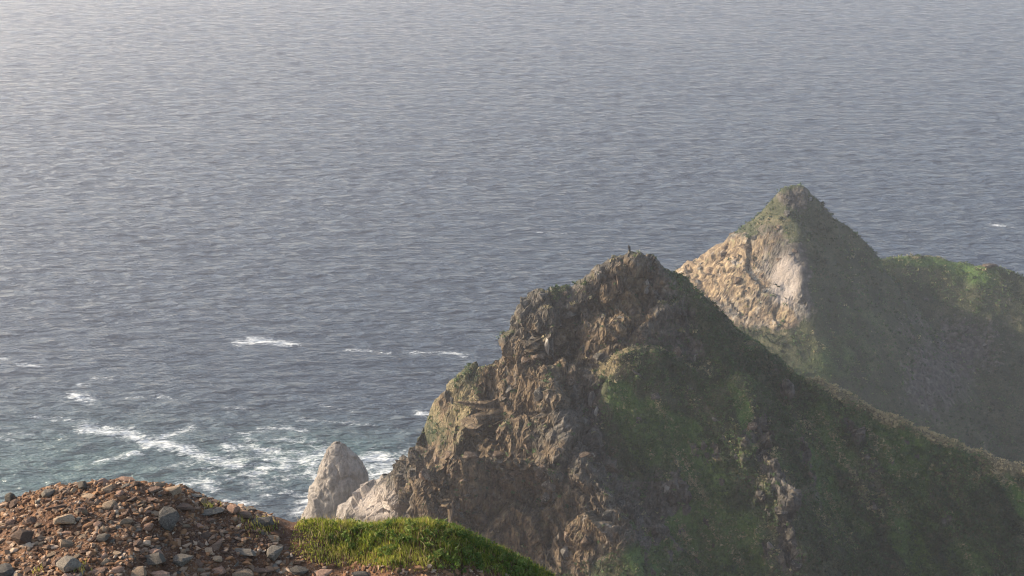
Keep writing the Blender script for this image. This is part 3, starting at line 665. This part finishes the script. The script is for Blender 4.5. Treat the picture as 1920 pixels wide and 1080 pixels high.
# --- stones: single things, shared meshes
STONE = {}
for key, mat in (('grey', sm_grey), ('tan', sm_tan), ('pink', sm_pink), ('brown', sm_brown), ('slate', sm_slate)):
    STONE[key] = []
    for i in range(6):
        me = rock_mesh('stone', 300 + 17 * i + len(key) * 5, 2, 0.62, 13, 0.03) if i % 3 == 0 else shard_mesh('stone', 500 + 13 * i + len(key), 17, 0.62); me.materials.append(mat); STONE[key].append(me)
rs = random.Random(8)
placed = []
def put_stone(p, r, key, label, group=None, shape=None, yaw=None, tilt=0.3, sink=0.25, name='stone', cat='stone'):
    o = bpy.data.objects.new(name, rs.choice(STONE[key])); COL.objects.link(o)
    a, b, c = shape or (rs.uniform(0.9, 1.45), rs.uniform(0.7, 1.0), rs.uniform(0.6, 1.0))
    o.scale = (r * a, r * b, r * c); o.location = (p[0], p[1], p[2] + r * c * 0.62 * (0.8 - sink * 2))
    o.rotation_euler = (rs.uniform(-tilt, tilt), rs.uniform(-tilt, tilt), rs.uniform(-3.14, 3.14) if yaw is None else yaw)
    tag(o, label, cat, group); placed.append((p[0], p[1], r * max(a, b))); return o
M = 12.4 / FPX     # metres for one photo pixel on the mound
HAND = [  # px, py (base), half width in px, stone kind, shape, label
    (318, 985, 34, 'slate', (1.1, 0.9, 1.7), 'largest dark slate grey boulder upright in the middle of the mound', 'boulder'),
    (45, 1012, 27, 'brown', (1.2, 0.9, 1.3), 'dark brown angular boulder tilted on the lit slope of the mound', 'boulder'),
    (122, 978, 26, 'tan', (1.3, 0.9, 1.2), 'tan slanted boulder with sunlit flat face above the brown one', 'boulder'),
    (132, 1062, 30, 'grey', (1.2, 0.9, 1.2), 'rounded grey boulder sunk in soil near the bottom edge', 'boulder'),
    (20, 938, 18, 'grey', (0.8, 0.8, 1.6), 'grey upright stone on the crest at the left edge', 'stone'),
    (513, 1040, 26, 'grey', (1.2, 0.9, 1.2), 'smooth rounded grey boulder right beside the grass', 'boulder'),
    (438, 958, 20, 'pink', (1.0, 0.9, 1.2), 'pinkish orange stone on the crest against the sea', 'stone'),
    (462, 966, 19, 'brown', (1.4, 0.9, 1.0), 'dark stone on the crest beside the pinkish orange one', 'stone'),
    (492, 980, 24, 'slate', (1.6, 0.9, 0.8), 'flat dark slab at the right end of the crest', 'stone'),
    (382, 940, 13, 'tan', (1.0, 0.9, 1.4), 'small tan block on the crest right of the grey mound top', 'stone'),
    (293, 1036, 17, 'pink', (1.3, 0.8, 0.9), 'pale pink stone lying on a larger grey stone', 'stone'),
    (290, 1052, 26, 'grey', (1.5, 0.9, 0.9), 'wide grey stone under the pale pink one', 'stone'),
    (340, 1052, 26, 'grey', (1.5, 0.9, 0.9), 'wide grey stone with a small block resting on top', 'stone'),
    (345, 1034, 12, 'tan', (0.9, 0.9, 1.3), 'small tan block resting on the wide grey stone', 'stone'),
    (410, 1048, 15, 'tan', (1.0, 0.8, 1.1), 'ochre tan stone catching light low on the mound', 'stone'),
    (460, 1036, 22, 'grey', (1.9, 0.7, 0.6), 'long flat pale grey slab beside the rounded boulder', 'stone'),
    (412, 1072, 18, 'pink', (1.3, 0.9, 0.9), 'pink rounded stone at the bottom edge below the ochre one', 'stone'),
    (455, 1076, 24, 'tan', (1.5, 0.9, 0.8), 'broad tan stone at the bottom edge near the long slab', 'stone'),
    (300, 1078, 22, 'pink', (1.4, 0.9, 0.8), 'pinkish stone at the bottom edge below the grey pair', 'stone'),
    (262, 1076, 24, 'tan', (1.4, 0.9, 0.9), 'rounded tan stone half buried at the bottom edge', 'stone'),
    (222, 1070, 17, 'pink', (1.1, 0.8, 1.1), 'upright pink stone at the bottom edge by reddish soil', 'stone'),
    (10, 1075, 30, 'slate', (1.5, 1.0, 1.0), 'dark slate boulder in the bottom left corner', 'boulder'),
    (325, 920, 20, 'tan', (1.5, 0.9, 0.9), 'broad tan stone near the top of the mound crest', 'stone'),
    (300, 908, 14, 'slate', (1.6, 0.9, 0.7), 'dark flat stone on the very top of the mound', 'stone'),
    (235, 900, 18, 'pink', (1.5, 0.9, 0.8), 'reddish flat stone at the highest part of the crest', 'stone'),
    (155, 912, 16, 'grey', (0.9, 0.8, 1.3), 'grey knobbly stone on the left shoulder of the crest', 'stone'),
    (90, 926, 18, 'grey', (1.3, 0.8, 1.0), 'grey stone on the crest below the left shoulder', 'stone'),
    (160, 962, 14, 'tan', (0.6, 0.6, 1.6), 'narrow tan shard standing on edge in sunlight', 'stone'),
    (195, 1010, 18, 'grey', (1.1, 0.9, 1.1), 'grey green stone beside the tan rubble patch', 'stone'),
    (280, 990, 16, 'pink', (0.9, 0.9, 1.3), 'pink brown stone leaning against the big slate boulder', 'stone'),
    (397, 975, 15, 'brown', (0.9, 0.8, 1.1), 'dark block propping a thin flat slab near the crest', 'stone'),
    (398, 958, 24, 'grey', (1.7, 0.8, 0.45), 'thin flat grey slab lying on a dark block', 'stone'),
    (345, 950, 24, 'brown', (1.6, 0.9, 0.6), 'purple brown flat slab just above the big slate boulder', 'stone'),
    (605, 1076, 22, 'pink', (1.5, 0.8, 0.7), 'pink flat stone at the bottom edge below the grass', 'stone'),
    (560, 1070, 20, 'grey', (1.4, 0.8, 0.8), 'grey stone at the bottom edge left of the pink flat one', 'stone'),
    (680, 1080, 20, 'slate', (1.4, 0.8, 0.8), 'dark stone at the bottom edge under the grass fringe', 'stone'),
]
for px, py, hw, key, shp, lab, cat in HAND:
    p = ground_at(px, min(py, 1078) + 4)
    if p is None: p = ground_at(px, py + 14)
    if p is None: p = ground_at(px, py + 30)
    if p is None: continue
    put_stone(p, hw * M * p[1] / 12.4 * 0.95, key, lab, shape=shp, yaw=rs.uniform(-0.35, 0.35), tilt=0.14, sink=0.12, name='boulder' if cat == 'boulder' else 'stone', cat=cat)
def grass_zone(px, py):
    """1 inside the grass patch of the hillside"""
    low = np.interp(px, [510, 540, 600, 700, 800, 900, 1000], [990, 1036, 1052, 1060, 1062, 1066, 1090]); return (px > 508) & (py < low)
CW = {'grey': 'grey', 'tan': 'tan', 'pink': 'pinkish', 'brown': 'dark brown', 'slate': 'slate dark'}
MARKS = [(318, 970, 'big slate boulder'), (45, 1000, 'tilted brown boulder'), (122, 965, 'slanted tan boulder'), (132, 1050, 'half sunk grey boulder'), (20, 930, 'upright grey crest stone'),
         (513, 1028, 'rounded boulder by the grass'), (438, 950, 'pinkish orange crest stone'), (290, 1042, 'pale pink stone'), (410, 1042, 'ochre tan stone'), (235, 895, 'reddish stone on the crest'),
         (160, 930, 'narrow tan shard'), (398, 955, 'thin flat slab'), (222, 1062, 'upright pink stone'), (195, 1003, 'grey green stone')]
LOOSE = []
n_done = 0; tries = 0
while n_done < 262 and tries < 12000:
    tries += 1
    px, py = rs.uniform(-30, 560), rs.uniform(890, 1095)
    if px > 520 and grass_zone(np.array(px), np.array(py)): continue
    p = ground_at(px, py)
    if p is None or p[1] > 13.4: continue
    r = 0.032 + 0.08 * rs.random() ** 2.4
    if any((p[0] - a) ** 2 + (p[1] - b) ** 2 < (0.68 * (r + c)) ** 2 for a, b, c in placed): continue
    key = rs.choice(['tan', 'tan', 'pink', 'brown', 'brown', 'pink', 'grey'] if px < 260 else ['grey', 'brown', 'brown', 'tan', 'pink', 'slate', 'brown', 'pink'])
    form = rs.choice(['flat', 'flat', 'blocky', 'long'] if px > 250 else ['blocky', 'flat', 'long', 'blocky'])
    shp = {'flat': (rs.uniform(1.2, 1.6), rs.uniform(0.8, 1.0), rs.uniform(0.4, 0.6)), 'blocky': (rs.uniform(0.9, 1.15), rs.uniform(0.8, 1.0), rs.uniform(1.0, 1.35)), 'long': (rs.uniform(1.6, 2.1), rs.uniform(0.65, 0.8), rs.uniform(0.6, 0.85))}[form]
    size = 'small' if r < 0.042 else ('middling' if r < 0.068 else 'large')
    mx, my, mk = min(MARKS, key=lambda q: (px - q[0]) ** 2 + (2 * (py - q[1])) ** 2)
    dx, dy = px - mx, 2 * (py - my)
    way = ('left of' if dx < 0 else 'right of') if abs(dx) > abs(dy) else ('above' if dy < 0 else 'below')
    o = put_stone(p, r, key, 'x', 'loose stones on the mound', shape=shp, sink=0.36)
    LOOSE.append((f'{size} {form} {CW[key]} stone', f'{way} the {mk}', dx * dx + dy * dy, o)); n_done += 1
ORD = ['', 'second ', 'third ', 'fourth ', 'fifth ', 'sixth ', 'seventh ']
for what, where in sorted(set((a, b) for a, b, _, _ in LOOSE)):
    same = sorted([q for q in LOOSE if q[0] == what and q[1] == where], key=lambda q: q[2])
    for k, q in enumerate(same):
        q[3]['label'] = (('nearest ' if k == 0 else ORD[k] + 'nearest ') if len(same) > 1 else '') + f'{what} {where}'

# --- gravel: thousands of chips, far too many to count
def chips(name, count, seed):
    rg = np.random.default_rng(seed); base = []
    for i in range(8):
        bm = bmesh.new(); bmesh.ops.create_icosphere(bm, subdivisions=1, radius=1.0)
        v = np.array([q.co[:] for q in bm.verts]); f = np.array([[w.index for w in q.verts] for q in bm.faces]); bm.free()
        v = v * (1 + rg.normal(0, 0.28, (len(v), 1))); base.append((v, f))
    x = rg.uniform(-6.5, 0.9, count * 3); y = rg.uniform(8.3, 13.6, count * 3); z = mound_h(x, y)
    P = np.stack([x, y, z], 1); px, py = project(P)
    dn = fbm(np.stack([x, y, 0 * x], 1) * 1.3, 3, 33)
    ok = (px > -90) & (px < 1000) & (py < 1150) & ~(grass_zone(px, py)) & (rg.random(len(x)) < np.clip(0.75 + dn * 1.8, 0.15, 1)); P = P[ok][:count]
    V, F, tn, o = [], [], [], 0
    for p in P:
        v, f = base[rg.integers(8)]; s = 0.007 + 0.036 * rg.random() ** 3.4
        a = rg.uniform(0, 6.28); ca, sa = math.cos(a), math.sin(a)
        w = v * np.array([s * rg.uniform(0.8, 1.8), s * rg.uniform(0.6, 1.0), s * rg.uniform(0.35, 0.8)])
        w = np.stack([w[:, 0] * ca - w[:, 1] * sa, w[:, 0] * sa + w[:, 1] * ca, w[:, 2] + w[:, 0] * rg.normal(0, 0.25)], 1) + p + np.array([0, 0, s * 0.2])
        V.append(w); F.append(f + o); o += len(w); tn.append(np.full(len(w), rg.random()))
    T = NT('gravel_chips'); c = T.ramp(T.attr('tone'), [(0.0, (0.06, 0.034, 0.022)), (0.3, (0.16, 0.078, 0.038)), (0.55, (0.26, 0.14, 0.068)), (0.72, (0.18, 0.12, 0.08)), (0.9, (0.33, 0.22, 0.14)), (1.0, (0.42, 0.32, 0.23))])
    T.done(c, 0.9, T.bump(T.noise(T.pos(), 60, 3), 0.5, 0.01))
    ob = link(name, raw_mesh(name, np.concatenate(V), np.concatenate(F), 3, {'tone': np.concatenate(tn)}, smooth=False), T.m)
    tag(ob, 'loose reddish gravel and chips covering the mound', 'gravel', kind='stuff')
chips('gravel', 13000, 77)

# --- grass and leafy weeds
def sample_zone(count, seed, extra=None):
    rg = np.random.default_rng(seed); x = rg.uniform(-2.6, 1.6, count * 5); y = rg.uniform(8.6, 13.9, count * 5); z = mound_h(x, y)
    P = np.stack([x, y, z], 1); px, py = project(P); jitter = rg.normal(0, 9, len(x)); jy = rg.normal(0, 7, len(x))
    ok = grass_zone(px + jitter + 40 * fbm(P * 1.6, 2, 7), py + jy)
    ok &= rg.random(len(x)) < np.clip((px + 60 * fbm(P * 2.0, 2, 9) - 505) / 70, 0.06, 1)
    if extra is not None: ok &= extra(P, px, py, rg)
    return P[ok][:count]
def blades(name, P, hmin, hmax, width, mat, seed, label):
    rg = np.random.default_rng(seed); n = len(P)
    edge = np.clip((project(P)[0] - 500) / 130, 0.35, 1) * np.clip(0.75 + 1.3 * fbm(P * 3.1, 2, 17), 0.4, 1.3)
    h = (edge if n > 2000 else 1) * rg.uniform(hmin, hmax, n) * (0.75 + 0.7 * np.clip(fbm(P * 2.2, 2, seed) + 0.4, 0, 1)); a = rg.uniform(0, 6.283, n)
    lean = rg.uniform(0.1, 0.6, n) * h; dx, dy = np.cos(a) * lean, np.sin(a) * lean
    b = rg.uniform(0, 3.1416, n); wx, wy = np.cos(b) * width / 2, np.sin(b) * width / 2
    def row(t, ws): 
        c = P + np.stack([dx * t ** 2, dy * t ** 2, h * t * (1 - 0.12 * t)], 1); w = np.stack([wx * ws, wy * ws, 0 * wx], 1); return c - w, c + w
    a0, a1 = row(0, 1); b0, b1 = row(0.55, 0.8); tip = P + np.stack([dx, dy, h * 0.88], 1)
    V = np.stack([a0, a1, b0, b1, tip], 1).reshape(-1, 3); i = np.arange(n)[:, None] * 5
    F = np.concatenate([i + np.array([[0, 1, 3]]), i + np.array([[0, 3, 2]]), i + np.array([[2, 3, 4]])])
    tn = np.clip(0.45 + 0.25 * np.clip((760 - project(P)[0]) / 250, -0.4, 1) + 0.9 * fbm(P * 1.7, 3, seed + 5) + rg.normal(0, 0.18, n), 0, 1)
    o = link(name, raw_mesh(name, V, F, 3, {'tone': np.repeat(tn, 5)}, smooth=False), mat); tag(o, label, 'grass', kind='stuff'); return o
grass_mat = leaf_material('grass_blades', [(0.0, (0.055, 0.085, 0.012)), (0.3, (0.145, 0.185, 0.024)), (0.6, (0.29, 0.30, 0.045)), (1.0, (0.46, 0.37, 0.13))], 0.5)
blades('grass', sample_zone(26000, 51, lambda P, px, py, rg: fbm(P * 2.4, 3, 58) + 0.28 > rg.normal(0.0, 0.13, len(px))), 0.04, 0.11, 0.010, grass_mat, 52, 'bright green grass patch on the hillside beside the stony mound')
straw_mat = leaf_material('dry_stalks', [(0.0, (0.16, 0.12, 0.05)), (0.5, (0.30, 0.23, 0.10)), (1.0, (0.46, 0.37, 0.19))], 0.4)
blades('dry_stalks', sample_zone(1500, 55), 0.07, 0.17, 0.006, straw_mat, 56, 'thin straw coloured dry stalks standing in the grass patch')
weed_mat = leaf_material('weed_leaves', [(0.0, (0.04, 0.07, 0.014)), (0.5, (0.10, 0.15, 0.024)), (1.0, (0.20, 0.24, 0.05))], 0.35)
W = sample_zone(1000, 61, lambda P, px, py, rg: fbm(P * 1.1, 2, 62) + 0.0016 * (px - 800) > rg.normal(0.0, 0.12, len(px)))
rg = np.random.default_rng(63)
wd = leaf_clumps('leafy_weeds', W + np.array([0, 0, 0.03]), rg.uniform(0.03, 0.065, len(W))[:, None], 18, weed_mat, None, np.clip(0.5 + fbm(W * 2, 2, 64), 0, 1), 1.2)
tag(wd, 'darker leafy weeds growing through the bright grass patch', 'weeds', kind='stuff')
# three small tufts between the stones
TU = []
for px, py, sp, k in ((478, 985, 0.10, 110), (505, 975, 0.06, 40), (150, 1068, 0.05, 30), (70, 1072, 0.04, 20), (395, 950, 0.05, 30)):
    p = ground_at(px, py + 3)
    if p is None: p = ground_at(px, py + 20)
    if p is None: continue
    for _ in range(k):
        x, y = p[0] + random.gauss(0, sp), p[1] + random.gauss(0, sp); TU.append((x, y, float(mound_h(np.array([x]), np.array([y]))[0])))
blades('grass_tufts', np.array(TU), 0.05, 0.11, 0.009, grass_mat, 53, 'few small grass tufts between the stones of the mound')

# ------------------------------------------------------------------ the bird on the summit
def build_bird():
    p, _ = find(L1, 1180, 484, 10)
    m = (np.abs(L1[0] - 1180) < 5); j = np.nonzero(m)[0]; p = L1[2][j[np.argmax(L1[2][j, 2])]]
    root = bpy.data.objects.new('bird', None); COL.objects.link(root); root.location = (p[0], p[1], p[2] - 0.03); root.rotation_euler = (0, 0, R(25))
    tag(root, 'dark bird of prey perched on the summit of the near headland', 'bird')
    rings = [(-0.20, 0.02, .16, .05), (-0.17, 0.10, .15, .075), (-0.10, 0.22, .17, .11), (-0.03, 0.36, .18, .135), (0.03, 0.48, .165, .125), (0.06, 0.57, .12, .095), (0.07, 0.63, .085, .075), (0.085, 0.69, .085, .072), (0.09, 0.74, .07, .06), (0.09, 0.775, .035, .03)]
    seg = 16; V = []; F = []
    for y, z, w, d in rings:
        for k in range(seg):
            a = 2 * math.pi * k / seg; V.append((w * math.cos(a) * 0.8, y + d * math.sin(a), z + 0.12 + 0.25 * d * math.sin(a)))
    for i in range(len(rings) - 1):
        for k in range(seg): F.append((i * seg + k, i * seg + (k + 1) % seg, (i + 1) * seg + (k + 1) % seg, (i + 1) * seg + k))
    F.append(tuple(range(seg))[::-1]); F.append(tuple(range((len(rings) - 1) * seg, len(rings) * seg)))
    def mk(name, V, F, mat, smooth=True):
        me = bpy.data.meshes.new(name); me.from_pydata(V, [], F); me.update()
        for q in me.polygons: q.use_smooth = smooth
        return link(name, me, mat, root)
    T = NT('bird_plumage'); pl = T.done(T.mix(T.noise(T.pos(), 18, 4), (0.012, 0.010, 0.009), (0.035, 0.027, 0.02)), 0.8)
    T = NT('bird_horn'); hn = T.done(T.mix(T.noise(T.pos(), 30, 2), (0.10, 0.07, 0.02), (0.16, 0.11, 0.03)), 0.5)
    mk('body', V, F, pl)
    for s in (-1, 1):
        mk('wing', [(s * .11, .08, .68), (s * .155, 0, .58), (s * .165, -.09, .42), (s * .13, -.20, .20), (s * .05, -.27, .05), (s * .04, -.22, .16), (s * .10, -.10, .36), (s * .11, .02, .56)],
           [(0, 1, 7), (1, 2, 6, 7), (2, 3, 5, 6), (3, 4, 5)], pl)
    mk('tail', [(-.06, -.2, .2), (.06, -.2, .2), (.085, -.34, -.06), (-.085, -.34, -.06), (-.05, -.23, .17), (.05, -.23, .17), (.075, -.36, -.05), (-.075, -.36, -.05)],
       [(0, 1, 2, 3), (7, 6, 5, 4), (0, 4, 5, 1), (3, 2, 6, 7), (0, 3, 7, 4), (1, 5, 6, 2)], pl, False)
    mk('beak', [(-.025, .155, .82), (.025, .155, .82), (0, .15, .86), (0, .155, .79), (0, .235, .80), (0, .235, .775)], [(0, 2, 4), (2, 1, 4), (0, 4, 5, 3), (1, 3, 5, 4), (0, 3, 1, 2)], hn)
    for s in (-1, 1):
        mk('leg', [(s * .06 + dx, dy, z) for z, r in ((0.0, .02), (.18, .035)) for dx, dy in ((-r, -r), (r, -r), (r, r), (-r, r))] + [(s * .06 - .03, .10, 0), (s * .06 + .03, .10, 0), (s * .06, -.07, 0)],
           [(0, 1, 5, 4), (1, 2, 6, 5), (2, 3, 7, 6), (3, 0, 4, 7), (4, 5, 6, 7), (3, 2, 9, 8), (1, 0, 10)], hn, False)
build_bird()

# ------------------------------------------------------------------ haze over the water
def build_haze():
    bm = bmesh.new(); bmesh.ops.create_cube(bm, size=1.0)
    z0, z1, w = -8.0, CAM_Z + 3.0, 60000.0
    for v in bm.verts: v.co = Vector((v.co.x * w, v.co.y * w, z0 if v.co.z < 0 else z1))
    me = bpy.data.meshes.new('haze'); bm.to_mesh(me); bm.free()
    m = bpy.data.materials.new('haze_air'); m.use_nodes = True; t = m.node_tree; t.nodes.clear()
    o = t.nodes.new('ShaderNodeOutputMaterial'); pv = t.nodes.new('ShaderNodeVolumePrincipled')
    pv.inputs['Color'].default_value = (0.90, 0.92, 1.0, 1); pv.inputs['Density'].default_value = 0.00034; pv.inputs['Anisotropy'].default_value = 0.3
    t.links.new(pv.outputs[0], o.inputs['Volume'])
    ob = link('haze', me, m); tag(ob, 'thin pale sea haze over the whole bay', kind='stuff')
build_haze()
